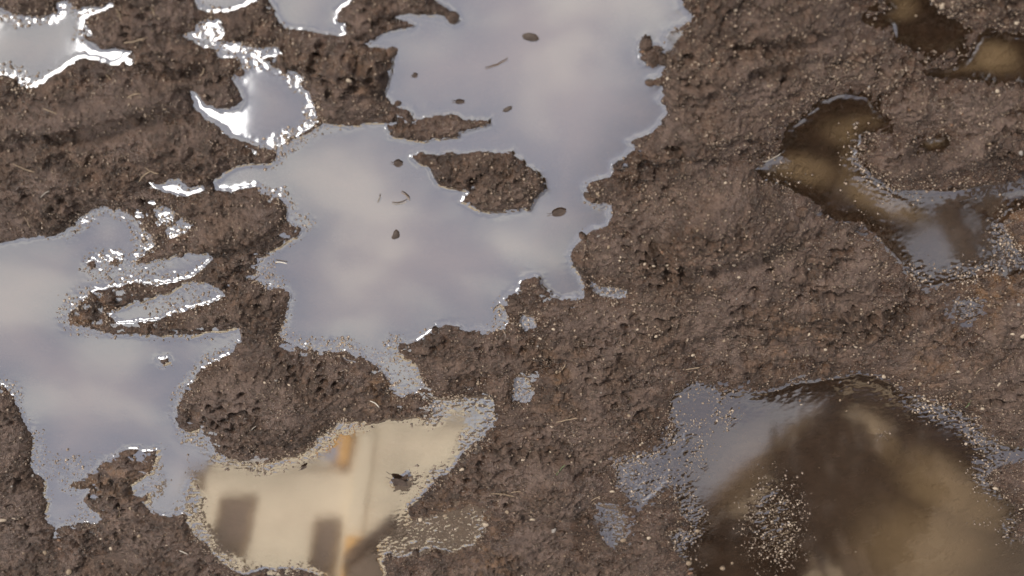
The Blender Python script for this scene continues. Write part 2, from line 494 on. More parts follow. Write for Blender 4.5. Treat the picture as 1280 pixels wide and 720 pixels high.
def sample(A, px, py, out):
    fx = np.clip((px - PX0) / STEP, 0, len(gxs) - 1.001)
    fy = np.clip((py - PY0) / STEP, 0, len(gys) - 1.001)
    i, j = fx.astype(int), fy.astype(int)
    a, b = fx - i, fy - j
    r = (A[j, i] * (1 - a) + A[j, i + 1] * a) * (1 - b) + (A[j + 1, i] * (1 - a) + A[j + 1, i + 1] * a) * b
    far = (px < PX0) | (px > gxs[-1]) | (py < PY0) | (py > gys[-1])
    return np.where(far, out, r)


# ------------------------------------------------------------------ the ground, one sheet out to the horizon
D = 0.0021
X0, X1, Y0, Y1 = -1.32, 1.32, 0.60, 2.36


def lines(a, b):
    core = np.arange(a, b, D)
    grow, s, p = [], D, 0.0
    while p < 900.0:
        s *= 1.27
        p += s
        grow.append(p)
    grow = np.array(grow)
    return np.concatenate([(a - grow)[::-1], core, core[-1] + grow]), len(grow)


lx, ng = lines(X0, X1)
ly, _ = lines(Y0, Y1)
GX, GY = np.meshgrid(lx, ly)
NX, NY = len(lx), len(ly)


def relief(X, Y):
    """height of the mud, distance to the shore in px (water side positive) and grit-shelf strength"""
    near = (X > X0 - .6) & (X < X1 + .6) & (Y > Y0 - .5) & (Y < Y1 + .6)
    H = np.zeros(X.shape)
    x, y = X[near], Y[near]
    px, py = to_px(x, y)
    wx = px + 5.0 * fbm(x, y, .045, 3, 11) + 2.5 * fbm(x, y, .012, 2, 15)
    wy = py + 4.0 * fbm(x, y, .045, 3, 21) + 2.0 * fbm(x, y, .012, 2, 25)
    away = np.clip(np.maximum(np.maximum(-px - 8, px - 1288), np.maximum(-py - 8, py - 728)) / 60.0, 0, 1)
    wx = wx + away * 75.0 * fbm(x, y, .16, 3, 17)
    wy = wy + away * 75.0 * fbm(x, y, .16, 3, 27)
    d = sample(SD, wx, wy, -150.0)
    fr = sample(FR, px, py, 0.0)
    so = sample(SFT, px, py, 0.0)
    sl = sample(SHO, wx, wy, 0.0)
    dm = np.maximum(-d, 0.0)
    lump = fbm(x, y, .16, 3, 31)
    mid = fbm(x, y, .045, 3, 41)
    cx_ = x + .006 * fbm(x, y, .012, 2, 55)
    cy_ = y + .006 * fbm(x, y, .012, 2, 57)
    cr1 = clumps(cx_, cy_, .019, 51)
    cr2 = clumps(cx_, cy_, .0095, 61)
    fine = fbm(x, y, .008, 2, 71)
    patch = np.clip(.42 + 2.2 * fbm(x, y, .11, 3, 81), 0, 1)
    h = .0055 * (1 - np.exp(-dm / 4)) + .014 * (1 - np.exp(-dm / 55)) + lump * .016 * (1 - np.exp(-dm / 40))
    h += mid * .0085 * (1 - np.exp(-dm / 12))
    rough = (1 - np.exp(-dm / 5)) * (.25 + .75 * patch)
    h += rough * (cr1 * .0095 + cr2 * .0085) + fine * .0030
    for (cx, cy, rx, ry, an, hh) in RELIEF:
        a = math.radians(an)
        ux = (px - cx) * math.cos(a) + (py - cy) * math.sin(a)
        uy = -(px - cx) * math.sin(a) + (py - cy) * math.cos(a)
        q = (ux / rx) ** 2 + (uy / ry) ** 2
        h += 1.2 * hh * np.exp(-q * q * .8) * (1 - np.exp(-dm / 14))
    jx = x + .010 * fbm(x, y, .018, 3, 161)
    jy = y + .008 * fbm(x, y, .018, 3, 165)
    pit = clumps(jx * .7, jy, .030, 131)
    pit2 = clumps(jx * .75 + .01, jy, .014, 141)
    gate = np.clip(fbm(x, y, .13, 2, 151) * 3.0 + .35, 0, 1) * (1 - .55 * np.exp(-((px - 150) / 330) ** 2 - ((py - 130) / 230) ** 2))
    h -= (1 - np.exp(-dm / 9)) * (np.clip(pit - .42, 0, 1) * .060 * gate + np.clip(pit2 - .34, 0, 1) * .070 * gate)
    h = h * (1 - so * np.exp(-dm / 22))
    h += so * np.exp(-dm / 22) * (.0007 + .0022 * (cr2 - .2) + .002 * fine)
    wet = -(.0022 * (1 - np.exp(-np.maximum(d, 0) / 4)) + .022 * (1 - np.exp(-np.maximum(d, 0) / 70))) + mid * .002 * (1 - np.exp(-np.maximum(d, 0) / 25)) + fine * .0006
    wet = wet * (1 - so * (.62 * np.ones_like(d) + .30 * np.exp(-np.maximum(d, 0) / 14)))
    h = np.where(d > 0, wet, np.maximum(h, .0004))
    # gritty shelf that lies just at the water level
    s = fr * np.exp(-((d - 6.0) / 17.0) ** 2)
    shelf = .0022 * fbm(x, y, .012, 3, 91) + .0022 * (clumps(x, y, .0065, 95) - .35) - .0002 + np.where(d < 0, .0018, -.0008)
    h = h * (1 - s) + shelf * s
    shoal = .0030 * fbm(x, y, .024, 4, 91, .55) + .0010 * (clumps(x, y, .0065, 95) - .35) - .0013
    sw = sl * np.clip((d + 4) / 8.0, 0, 1)
    h = h * (1 - sw) + shoal * sw
    H[near] = h
    DD = np.full(X.shape, -150.0)
    DD[near] = d
    FF = np.zeros(X.shape)
    FF[near] = fr
    SL = np.zeros(X.shape)
    SL[near] = sl
    FF = np.maximum(FF, 0)
    # the land around: churned field, flattening out with distance
    far = ~near
    xf, yf = X[far], Y[far]
    R = np.hypot(xf, yf - 1.5)
    H[far] = .012 + .02 * (fbm(xf, yf, .5, 3, 101) + .5) * np.clip(6.0 / (R + 1), 0, 1)
    PA = np.zeros(X.shape) + .5
    PA[near] = patch
    return H, DD, FF, PA, SL


H, SHORE, FRG, PATCH, SHOALS = relief(GX, GY)


PXg, PYg = to_px(GX, GY)
core = (np.abs(GX) < 1.6) & (GY > .3) & (GY < 2.7)
TAN_REFL = [(1075, 165, 44, 20, 0, .7), (1000, 212, 46, 16, 15, .75), (1065, 200, 14, 40, 20, .5), (1085, 245, 44, 18, 30, .8), (1240, 72, 32, 22, 10, 1), (1200, 85, 30, 9, 0, .6), (1120, 265, 40, 14, 20, .7),
        (1125, 10, 22, 14, 0, .6), (1165, 178, 18, 8, 0, .9), (1150, 690, 84, 62, 0, 1), (1175, 612, 60, 36, 30, 1), (1205, 635, 50, 34, 20, .75), (930, 590, 26, 60, 35, .45), (1110, 560, 44, 16, 55, .55), (990, 540, 40, 14, -40, .35)]  # patches of blurred tan reflection painted onto the puddle bed
tan_refl_v = np.zeros(GX.shape)
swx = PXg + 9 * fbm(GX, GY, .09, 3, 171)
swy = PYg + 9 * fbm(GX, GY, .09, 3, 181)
for (cx, cy, rx, ry, an, sv) in TAN_REFL:
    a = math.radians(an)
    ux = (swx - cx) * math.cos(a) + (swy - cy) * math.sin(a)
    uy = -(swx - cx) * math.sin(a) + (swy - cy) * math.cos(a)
    tan_refl_v = np.maximum(tan_refl_v, np.where(core, sv * np.exp(-((ux / rx) ** 2 + (uy / ry) ** 2) ** 1.6), 0))
tan_refl_v *= np.clip(SHORE / 14.0, 0, 1)
# bed raised under the painted tan reflections, so the water over them is thinner
H = np.where(H < -.003, -.003 + (H + .003) * (1 - .85 * tan_refl_v), H)


def grid_mesh(name, X, Y, Z, mask=None):
    ny, nx = X.shape
    co = np.stack([X.ravel(), Y.ravel(), Z.ravel()], 1).astype(np.float32)
    j, i = np.mgrid[0:ny - 1, 0:nx - 1]
    q = np.stack([j * nx + i, j * nx + i + 1, (j + 1) * nx + i + 1, (j + 1) * nx + i], -1)
    q = q[mask] if mask is not None else q.reshape(-1, 4)
    used = np.unique(q)
    remap = np.zeros(len(co), np.int64)
    remap[used] = np.arange(len(used))
    co = co[used]
    q = remap[q]
    me = bpy.data.meshes.new(name)
    me.vertices.add(len(co))
    me.vertices.foreach_set('co', co.ravel())
    me.loops.add(q.size)
    me.loops.foreach_set('vertex_index', q.ravel().astype(np.int32))
    me.polygons.add(len(q))
    me.polygons.foreach_set('loop_start', (np.arange(len(q)) * 4).astype(np.int32))
    me.polygons.foreach_set('use_smooth', np.ones(len(q), bool))
    me.update(calc_edges=True)
    return me, used


def put_attr(me, name, vals):
    a = me.attributes.new(name, 'FLOAT', 'POINT')
    a.data.foreach_set('value', np.asarray(vals, np.float32))


def new_mat(name):
    m = bpy.data.materials.new(name)
    m.use_nodes = True
    m.node_tree.nodes.clear()
    gg = G(m.node_tree)
    out = gg.n('ShaderNodeOutputMaterial')
    return m, gg, out


def principled(gg, out, base, rough, spec=0.5, normal=None, coat=None):
    p = gg.n('ShaderNodeBsdfPrincipled')
    gg.put(p.inputs['Base Color'], base if hasattr(base, 'is_output') else (*base, 1.0))
    gg.put(p.inputs['Roughness'], rough)
    gg.put(p.inputs['Specular IOR Level'], spec)
    if normal is not None:
        gg.link(normal, p.inputs['Normal'])
    if coat is not None:
        gg.put(p.inputs['Coat Weight'], coat)
        p.inputs['Coat Roughness'].default_value = .3
    gg.link(p.outputs[0], out.inputs['Surface'])
    return p


# mud
m_mud, g, out = new_mat('wet_mud')
geo = g.n('ShaderNodeNewGeometry')
pos = geo.outputs['Position']
n_big = g.noise(pos, 7.0, 4, .55, .3)
n_mid = g.noise(pos, 38.0, 5, .6, .2)
n_fin = g.noise(pos, 260.0, 4, .65)
n_spk = g.noise(pos, 520.0, 2, .5)
col = g.mix(g.ramp(n_mid, .36, .66), (.034, .0180, .0108), (.102, .0605, .0400))
col = g.mix(g.ramp(n_big, .46, .64), col, g.mix(.65, col, (.102, .066, .049)))
n_wet = g.noise(pos, 19.0, 5, .62, .5)
col = g.mix(g.ramp(n_wet, .50, .60), col, g.mix(1.0, col, (.60, .54, .46), 'MULTIPLY'))
col = g.mix(g.ramp(n_fin, .35, .62), g.mix(1.0, col, (.62, .56, .50), 'MULTIPLY'), col)
col = g.mix(g.math('MULTIPLY', g.ramp(n_spk, .66, .74), .5), col, (.26, .20, .145))
slick = g.attr('slick').outputs['Fac']
col = g.mix(g.math('MULTIPLY', slick, .5), col, g.mix(g.ramp(n_mid, .3, .7), (.078, .050, .039), (.122, .086, .072)))
# crumbs of darker and of paler soil, a few millimetres wide
vor = g.n('ShaderNodeTexVoronoi', feature='F1')
g.link(pos, vor.inputs['Vector'])
vor.inputs['Scale'].default_value = 150.0
vsep = g.n('ShaderNodeSeparateColor')
g.link(vor.outputs['Color'], vsep.inputs[0])
n_pat = g.noise(pos, 30.0, 4, .6)
crumb_d = g.math('MULTIPLY', g.ramp(vsep.outputs[0], .62, .72), g.ramp(n_pat, .42, .56))
col = g.mix(g.math('MULTIPLY', crumb_d, .65), col, (.030, .018, .011))
vo2 = g.n('ShaderNodeTexVoronoi', feature='F1')
wv = g.n('ShaderNodeVectorMath', operation='ADD')
nv = g.n('ShaderNodeTexNoise')
nv.inputs['Scale'].default_value = 90.0
g.link(pos, nv.inputs['Vector'])
sc = g.n('ShaderNodeVectorMath', operation='SCALE')
g.link(nv.outputs['Color'], sc.inputs[0])
sc.inputs['Scale'].default_value = .012
g.link(pos, wv.inputs[0])
g.link(sc.outputs[0], wv.inputs[1])
g.link(wv.outputs[0], vo2.inputs['Vector'])
vo2.inputs['Scale'].default_value = 66.0
v2s = g.n('ShaderNodeSeparateColor')
g.link(vo2.outputs['Color'], v2s.inputs[0])
lump_d = g.math('MULTIPLY', g.math('MULTIPLY', g.ramp(v2s.outputs[0], .52, .60), g.ramp(vo2.outputs['Distance'], .52, .26)), g.ramp(g.noise(pos, 11.0, 4, .6), .40, .54))
col = g.mix(g.math('MULTIPLY', lump_d, .78), col, (.034, .020, .0125))
crumb_l = g.math('MULTIPLY', g.ramp(vsep.outputs[1], .80, .88), g.ramp(vor.outputs['Distance'], .42, .25))
col = g.mix(g.math('MULTIPLY', crumb_l, .55), col, (.150, .108, .080))
damp = g.attr('damp').outputs['Fac']
col = g.mix(damp, col, g.mix(1.0, col, (.66, .58, .50), 'MULTIPLY'))
tan_refl = g.attr('tan_refl').outputs['Fac']
col = g.mix(tan_refl, col, (.46, .37, .25))  # pale tan in the bed colour stands in for blurred reflections
rust = g.attr('rust').outputs['Fac']
col = g.mix(g.math('MULTIPLY', rust, g.ramp(n_mid, .45, .68)), col, (.155, .078, .030))
bump = g.n('ShaderNodeBump')
bump.inputs['Strength'].default_value = .9
bump.inputs['Distance'].default_value = .003
hgt = g.math('ADD', g.math('ADD', n_fin, g.math('MULTIPLY', n_spk, .6)), g.math('MULTIPLY', g.math('SUBTRACT', crumb_l, crumb_d), .6))
hgt = g.math('SUBTRACT', hgt, g.math('MULTIPLY', lump_d, .9))
g.link(hgt, bump.inputs['Height'])
rgh = g.ramp(g.noise(pos, 14.0, 4, .6), .38, .64, .32, .68)
rgh = g.math('SUBTRACT', rgh, g.math('ADD', g.math('MULTIPLY', damp, .30), g.math('MULTIPLY', slick, .18)), True)
principled(g, out, col, rgh, .38, bump.outputs[0])

me, used = grid_mesh('muddy_ground', GX, GY, H)
rust_v = np.zeros(GX.shape)
for (cx, cy, r, s) in [(1245, 365, 34, .8), (1270, 285, 34, .5), (590, 655, 30, .5), (560, 640, 24, .5), (120, 590, 40, .5), (170, 600, 40, .4), (1160, 450, 40, .3), (470, 480, 34, .5), (450, 90, 40, .25), (610, 700, 26, .5), (1000, 420, 50, .25), (100, 395, 30, .5), (690, 470, 34, .3)]:
    rust_v = np.maximum(rust_v, np.where(core, s * np.exp(-((PXg - cx) ** 2 + (PYg - cy) ** 2) / (r * r)), 0))
put_attr(me, 'tan_refl', tan_refl_v.ravel()[used])
put_attr(me, 'slick', (1 - PATCH).ravel()[used])
put_attr(me, 'damp', (np.clip(1.2 - H / .0095, 0, 1) * (SHORE > -40)).ravel()[used])
put_attr(me, 'rust', rust_v.ravel()[used])
me.materials.append(m_mud)
tag(link('muddy_ground', me), 'churned wet brown mud with crumbs, ruts and lumps between the puddles', 'ground', kind='structure')


# ------------------------------------------------------------------ the puddles
def water_mat():
    m, g, out = new_mat('puddle_water')
    geo = g.n('ShaderNodeNewGeometry')
    dt = g.n('ShaderNodeVectorMath', operation='DOT_PRODUCT')
    g.link(geo.outputs['Normal'], dt.inputs[0])
    g.link(geo.outputs['Incoming'], dt.inputs[1])
    graze = g.math('POWER', g.math('SUBTRACT', 1.0, g.math('ABSOLUTE', dt.outputs['Value'], 0.0), True), 4.0)
    refl = g.math('ADD', .41, g.math('MULTIPLY', graze, .95), True)
    gl = g.n('ShaderNodeBsdfGlossy')
    gl.inputs['Color'].default_value = (.97, .97, 1.0, 1)
    gl.inputs['Roughness'].default_value = .05
    bmp = g.n('ShaderNodeBump')
    bmp.inputs['Strength'].default_value = .012
    bmp.inputs['Distance'].default_value = .01
    g.link(g.noise(geo.outputs['Position'], 9.0, 2, .5), bmp.inputs['Height'])
    g.link(bmp.outputs[0], gl.inputs['Normal'])
    tr = g.n('ShaderNodeBsdfTransparent')
    tr.inputs['Color'].default_value = (.86, .78, .69, 1)
    df = g.n('ShaderNodeBsdfDiffuse')
    df.inputs['Color'].default_value = (.150, .100, .070, 1)
    dep = g.attr('depth').outputs['Fac']
    body = g.n('ShaderNodeMixShader')
    g.link(g.ramp(dep, .0, .022, .02, .80), body.inputs[0])
    g.link(tr.outputs[0], body.inputs[1])
    g.link(df.outputs[0], body.inputs[2])
    mx = g.n('ShaderNodeMixShader')
    g.link(refl, mx.inputs[0])
    g.link(body.outputs[0], mx.inputs[1])
    g.link(gl.outputs[0], mx.inputs[2])
    g.link(mx.outputs[0], out.inputs['Surface'])
    return m


m_water = water_mat()
cx0, cx1, cy0, cy1 = ng, NX - ng, ng, NY - ng
hx, hy, hh = GX[cy0:cy1, cx0:cx1], GY[cy0:cy1, cx0:cx1], H[cy0:cy1, cx0:cx1]
sh = SHORE[cy0:cy1, cx0:cx1]


def blur(A, n):
    for _ in range(n):
        B = A.copy()
        B[1:-1, 1:-1] = (4 * A[1:-1, 1:-1] + A[:-2, 1:-1] + A[2:, 1:-1] + A[1:-1, :-2] + A[1:-1, 2:]) / 8
        A = B
    return A


depth = -hh
film = .0012 * np.exp(-np.maximum(depth, 0) / .0012)
wpx, wpy = to_px(hx, hy)
film += .0006 * np.clip(FRG[cy0:cy1, cx0:cx1] * 1.3, 0, 1) * np.exp(-np.maximum(depth, 0) / .0018) * np.clip((470 - wpx) / 60, 0, 1) * np.clip((440 - wpy) / 60, 0, 1) * fbm(hx, hy, .009, 2, 411)
film = blur(film, 1)
wz = film
open_w = (hh < wz + .0035) & (sh > -12)
cell = open_w[:-1, :-1] | open_w[1:, :-1] | open_w[:-1, 1:] | open_w[1:, 1:]


def components(mask):
    """4-connected pieces of a boolean grid, by joining the runs of neighbouring rows"""
    parent = []

    def find(a):
        while parent[a] != a:
            parent[a] = parent[parent[a]]
            a = parent[a]
        return a
    lab = np.full(mask.shape, -1, np.int64)
    prev = []
    for r in range(mask.shape[0]):
        dif = np.diff(np.concatenate([[0], mask[r].astype(np.int8), [0]]))
        st, en = np.nonzero(dif == 1)[0], np.nonzero(dif == -1)[0]
        cur, k = [], 0
        for a, b in zip(st, en):
            idn = len(parent)
            parent.append(idn)
            while k < len(prev) and prev[k][1] <= a:
                k += 1
            kk = k
            while kk < len(prev) and prev[kk][0] < b:
                ra, rb = find(prev[kk][2]), find(idn)
                parent[max(ra, rb)] = min(ra, rb)
                kk += 1
            lab[r, a:b] = idn
            cur.append((a, b, idn))
        prev = cur
    roots = np.array([find(i) for i in range(len(parent))])
    ok = lab >= 0
    lab[ok] = roots[lab[ok]]
    return lab


seen_w = hh < wz + .0001
vis = seen_w[:-1, :-1] & open_w[:-1, :-1] & seen_w[1:, 1:] & seen_w[1:, :-1] & seen_w[:-1, 1:]
lab = components(vis)
for _ in range(4):                      # carry each puddle a little way in under its bank
    for sl_a, sl_b in (((slice(1, None), slice(None)), (slice(None, -1), slice(None))), ((slice(None, -1), slice(None)), (slice(1, None), slice(None))),
                       ((slice(None), slice(1, None)), (slice(None), slice(None, -1))), ((slice(None), slice(None, -1)), (slice(None), slice(1, None)))):
        a = lab[sl_a]
        b = lab[sl_b]
        grow = (a < 0) & (b >= 0) & cell[sl_a]
        a[grow] = b[grow]
ids, cnt = np.unique(lab[lab >= 0], return_counts=True)
size = dict(zip(ids, cnt))
NAMED = [((600, 320), 'broad grey puddle in the middle mirroring the clouds around a mud island'),
         ((60, 430), 'long puddle reaching from the left edge to the mirrored cream house'),
         ((500, 560), 'puddle mirroring a cream house with dark windows'),
         ((80, 60), 'grey puddle with white glinting rim near the upper left corner'),
         ((280, 5), 'small bright rimmed puddle cut by the top edge, left of the mud tongue'),
         ((385, 20), 'grey puddle at the top edge with a smooth curved rim'),
         ((340, 125), 'small grey puddle with a bright white rim beside the dark mud'),
         ((225, 458), 'shallow end of the left puddle'),
         ((220, 234), 'thin white glinting strip of water in the left mud'),
         ((1150, 45), 'murky olive puddle at the top edge on the right'),
         ((1260, 75), 'puddle with painted ochre reflection at the upper right edge'),
         ((1150, 290), 'murky puddle with painted ochre reflection and a patch of mirrored grey cloud'),
         ((1208, 385), 'tiny round puddle beside rust coloured mud'),
         ((1080, 580), 'large dark brown puddle at lower right with tan reflection'),
         ((767, 655), 'narrow dark puddle beside the lumpy hollows'),
         ((655, 487), 'small bright puddle with a gritty rim in the middle mud'),
         ((760, 365), 'thin shallow puddle below the tongue of mud'),
         ((508, 472), 'small grey puddle between gritty banks'),
         ((590, 515), 'small grey puddle above the mirrored cream house'),
         ((195, 380), 'slim puddle between the two thin mud bars'),
         ((225, 328), 'slim puddle under the upper mud finger at left'),
         ((308, 218), 'white glinting bay of water beside a pointed mud tip'),
         ((260, 45), 'white glinting small pool in the upper left mud'),
         ((330, 75), 'thin white channel of water in the mud'),
         ((800, 585), 'shallow gritty grey puddle beside the dark one'),
         ((80, 630), 'small inlet of grey water at lower left'),
         ((210, 625), 'small inlet of grey water left of the mirrored house'),
         ((680, 695), 'dark water in the lumpy hollows at the bottom'),
         ((560, 665), 'shallow grey water with clumps beside the mirrored house')]
WZ = wz
taken = set()
for (qx, qy), lb in NAMED:
    X, Y = ground(qx, qy)
    i, j = int((X - hx[0, 0]) / D), int((Y - hy[0, 0]) / D)
    sub = lab[max(0, j - 5):j + 6, max(0, i - 5):i + 6]
    sub = sub[sub >= 0]
    if not len(sub):
        continue
    v, c = np.unique(sub, return_counts=True)
    k = v[np.argmax([size[a] for a in v])]
    if k in taken or size[k] < 60:
        continue
    taken.add(k)
    me, used = grid_mesh('puddle', hx, hy, WZ, lab == k)
    put_attr(me, 'depth', np.maximum(depth, 0).ravel()[used])
    me.materials.append(m_water)
    tag(link('puddle', me), lb, 'puddle', kind='structure')
rest = (lab >= 0) & ~np.isin(lab, list(taken))
me, used = grid_mesh('wet_film', hx, hy, WZ, rest)
put_attr(me, 'depth', np.maximum(depth, 0).ravel()[used])
me.materials.append(m_water)
tag(link('wet_film', me), 'scattered films of water between mud crumbs', 'water', kind='stuff')


def height_at(px, py):
    X, Y = ground(px, py)
    i = min(max(int(round((X - hx[0, 0]) / D)), 0), hh.shape[1] - 1)
    j = min(max(int(round((Y - hy[0, 0]) / D)), 0), hh.shape[0] - 1)
    return X, Y, hh[j, i], sh[j, i]


# ------------------------------------------------------------------ the mirrored houses
def plain(name, col, rough=.8, scale=3.0, amt=.25, spec=.3):
    m, g, out = new_mat(name)
    ps = g.n('ShaderNodeNewGeometry').outputs['Position']
    nz = g.noise(ps, scale, 5, .6)
    c = g.mix(g.ramp(nz, .3, .7), tuple(v * (1 - amt) for v in col), tuple(v * (1 + amt * .5) for v in col))
    b = g.n('ShaderNodeBump')
    b.inputs['Strength'].default_value = .2
    g.link(g.noise(ps, scale * 14, 3, .6), b.inputs['Height'])
    principled(g, out, c, rough, spec, b.outputs[0])
    return m


m_cream = plain('cream_render', (.85, .745, .55), .85, 1.1, .20)
m_tan = plain('tan_render', (.33, .26, .175), .85, 1.2, .12)
m_trim = plain('pale_trim', (.84, .74, .54), .7, 2.0, .06)
m_glass = plain('dark_glass', (.16, .130, .105), .7, 2.0, .1, .1)
m_frame = plain('brown_frame', (.20, .14, .075), .6, 6.0, .2)
m_roof = plain('dark_roof_tile', (.085, .062, .050), .8, 4.0, .3)
m_taupe = plain('taupe_render', (.21, .165, .125), .9, 2.0, .2)
m_slate = plain('worn_slate', (.24, .20, .175), .85, 4.0, .25)
m_wood = plain('orange_timber', (.85, .47, .12), .6, 5.0, .25)
m_side = plain('shaded_side_render', (.24, .18, .12), .9, 2.0, .2)  # shade of the cream house's side wall is put into this darker colour
m_bark = plain('bark', (.09, .065, .045), .9, 12.0, .35)


def at(px, py, Dm):
    """where the mirrored sight line of a picture point meets the upright plane y = Dm"""
    x, y, z = ray(px, py)
    k = Dm / y
    return x * k, -z * k - CAM_H


def window(parent, x0, x1, z0, z1, y):
    f = boxed('window', m_frame, parent, (x0, x0 + .06, y - .05, y, z0, z1), (x1 - .06, x1, y - .05, y, z0, z1),
              (x0 + .06, x1 - .06, y - .05, y, z1 - .06, z1), (x0 + .06, x1 - .06, y - .05, y, z0, z0 + .06),
              (x0 + .06, x1 - .06, y - .045, y, (z0 + z1) / 2 - .02, (z0 + z1) / 2 + .02))
    boxed('pane', m_glass, f, (x0 + .06, x1 - .06, y - .02, y - .003, z0 + .06, z1 - .06))
    boxed('sill', m_trim, f, (x0 - .05, x1 + .05, y - .12, y - .002, z0 - .07, z0 - .003))
    return f


DA = 12.0
houseA = empty('house', (2.0, DA, 0), 'tall cream house with a lower flat-topped wing, mirrored upright in the water', 'house')
bx = lambda a: a - 2.0
xl, zl = at(262, 585, DA)
_, zt = at(440, 530, DA)
xr, _ = at(588, 545, DA)
xc, _ = at(440, 560, DA)
o = houseA
boxed('wall', m_cream, o, (bx(xc), bx(xl), 0, 4.5, 0, zl), (bx(xr), bx(xc) - .003, 0, 5.0, 0, zt))
boxed('parapet_cap', m_trim, o, (bx(xc) + .26, bx(xl) + .04, -.05, .25, zl + .003, zl + .09))
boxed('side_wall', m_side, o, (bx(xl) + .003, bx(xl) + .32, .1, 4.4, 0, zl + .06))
boxed('corner_trim', m_trim, o, (bx(xc) - .30, bx(xc) - .08, -.06, -.002, 0, zt))
boxed('timber_post', m_wood, o, (bx(xc) + .01, bx(xc) + .17, -.10, .12, zl + .02, zl + 1.3))
boxed('timber_post', m_wood, o, (bx(at(474, 705, DA)[0]), bx(at(434, 705, DA)[0]), -.35, -.10, at(450, 735, DA)[1] - 2, at(450, 690, DA)[1]))
bm = bmesh.new()
add_prism(bm, [(bx(xr), zt + .003), (bx(xc), zt + .003), (bx(xc) - .3, zt + .12), (bx(xr) + .3, zt + .12)], -.04, 5.0)
r_ = bm_obj('roof', bm, m_cream, o)
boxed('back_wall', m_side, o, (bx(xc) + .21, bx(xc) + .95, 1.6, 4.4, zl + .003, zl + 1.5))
window(o, bx(xc) + .30, bx(xc) + .85, zl + .10, zl + 1.3, 1.597)
for (pa, pb, py) in ((277, 322, 622), (394, 427, 650)):
    a, zz = at(pb, py, DA)
    b, _ = at(pa, py, DA)
    for k in range(3):
        window(o, bx(a), bx(b), zz - 1.55 - k * 2.7, zz - k * 2.7, -.001)
houseA.location = (2.0, DA, 0)

DC = 10.0
porch = empty('garage', (0, DC, 0), 'low dark roofed outbuilding whose sloping roof edge cuts across the mirrored cream house', 'outbuilding')
xa, za = at(432, 700, DC)
xb, zb = at(540, 607, DC)
xd, zd = at(610, 585, DC)
bm = bmesh.new()
zd = za + (zb - za) * (xd - xa) / (xb - xa)
add_prism(bm, [(xa, za), (xa, za - .16), (xd, zd - .16), (xd - 1.6, za - .16), (xd - 1.6, za), (xd, zd)], -.12, 1.4)
bm_obj('roof', bm, m_roof, porch)
bm = bmesh.new()
add_prism(bm, [(xa - .05, 0), (xa - .05, za - .21), (xd, zd - .164), (xd - 1.5, za - .164), (xd - 1.5, 0)], -.1, 1.3)
bm_obj('wall', bm, m_taupe, porch)
boxed('door', m_wood, porch, (xa - 1.2, xa - .4, -.14, -.102, 0, 2.1))

DB = 15.0
houseB = empty('gabled_house', (-6, DB, 0), 'dim tan gabled house half hidden by a dark round tree', 'house')
xa, za = at(870, 655, DB)
xb, zb = at(1000, 525, DB)
xe, ze = at(1268, 640, DB)
wx_ = lambda v: v + 6
bm = bmesh.new()
xm, zm = at(1058, 500, DB)
add_prism(bm, [(wx_(xa), 0), (wx_(xa), za), (wx_(xm), zm), (wx_(xe), ze + .6), (wx_(xe), 0)], 0, 6)
bm_obj('wall', bm, m_tan, houseB)
bm = bmesh.new()
add_prism(bm, [(wx_(xa) + .4, za - .35), (wx_(xm), zm + .003), (wx_(xe) - .5, ze + .25), (wx_(xe) - .5, ze + .45), (wx_(xm), zm + .2), (wx_(xa) + .4, za - .15)], -.25, 6.2)
bm_obj('roof', bm, m_roof, houseB)
window(houseB, wx_(at(1190, 690, DB)[0]) - .4, wx_(at(1190, 690, DB)[0]) + .4, 2.0, 3.4, -.001)


# ------------------------------------------------------------------ trees
def leaf_mat(name, a, b):
    m, g, out = new_mat(name)
    ps = g.n('ShaderNodeNewGeometry')
    c = g.mix(g.ramp(g.noise(ps.outputs['Position'], 2.6, 3, .6), .35, .65), a, b)
    principled(g, out, c, .6, .3)
    return m


m_leaf = leaf_mat('dark_leaves', (.030, .019, .012), (.062, .042, .026))
m_leaf2 = leaf_mat('autumn_leaves', (.075, .054, .026), (.22, .165, .075))


def tube(bm, pts, rads, seg=7):
    prev = None
    for k, (p, r) in enumerate(zip(pts, rads)):
        p = Vector(p)
        dr = (Vector(pts[min(k + 1, len(pts) - 1)]) - Vector(pts[max(k - 1, 0)])).normalized()
        a = dr.cross(Vector((.31, .9, .2))).normalized()
        b = dr.cross(a)
        ring = [bm.verts.new(p + (a * math.cos(2 * math.pi * i / seg) + b * math.sin(2 * math.pi * i / seg)) * r) for i in range(seg)]
        if prev:
            for i in range(seg):
                bm.faces.new((prev[i], prev[(i + 1) % seg], ring[(i + 1) % seg], ring[i]))
        prev = ring
    bm.faces.new(prev)


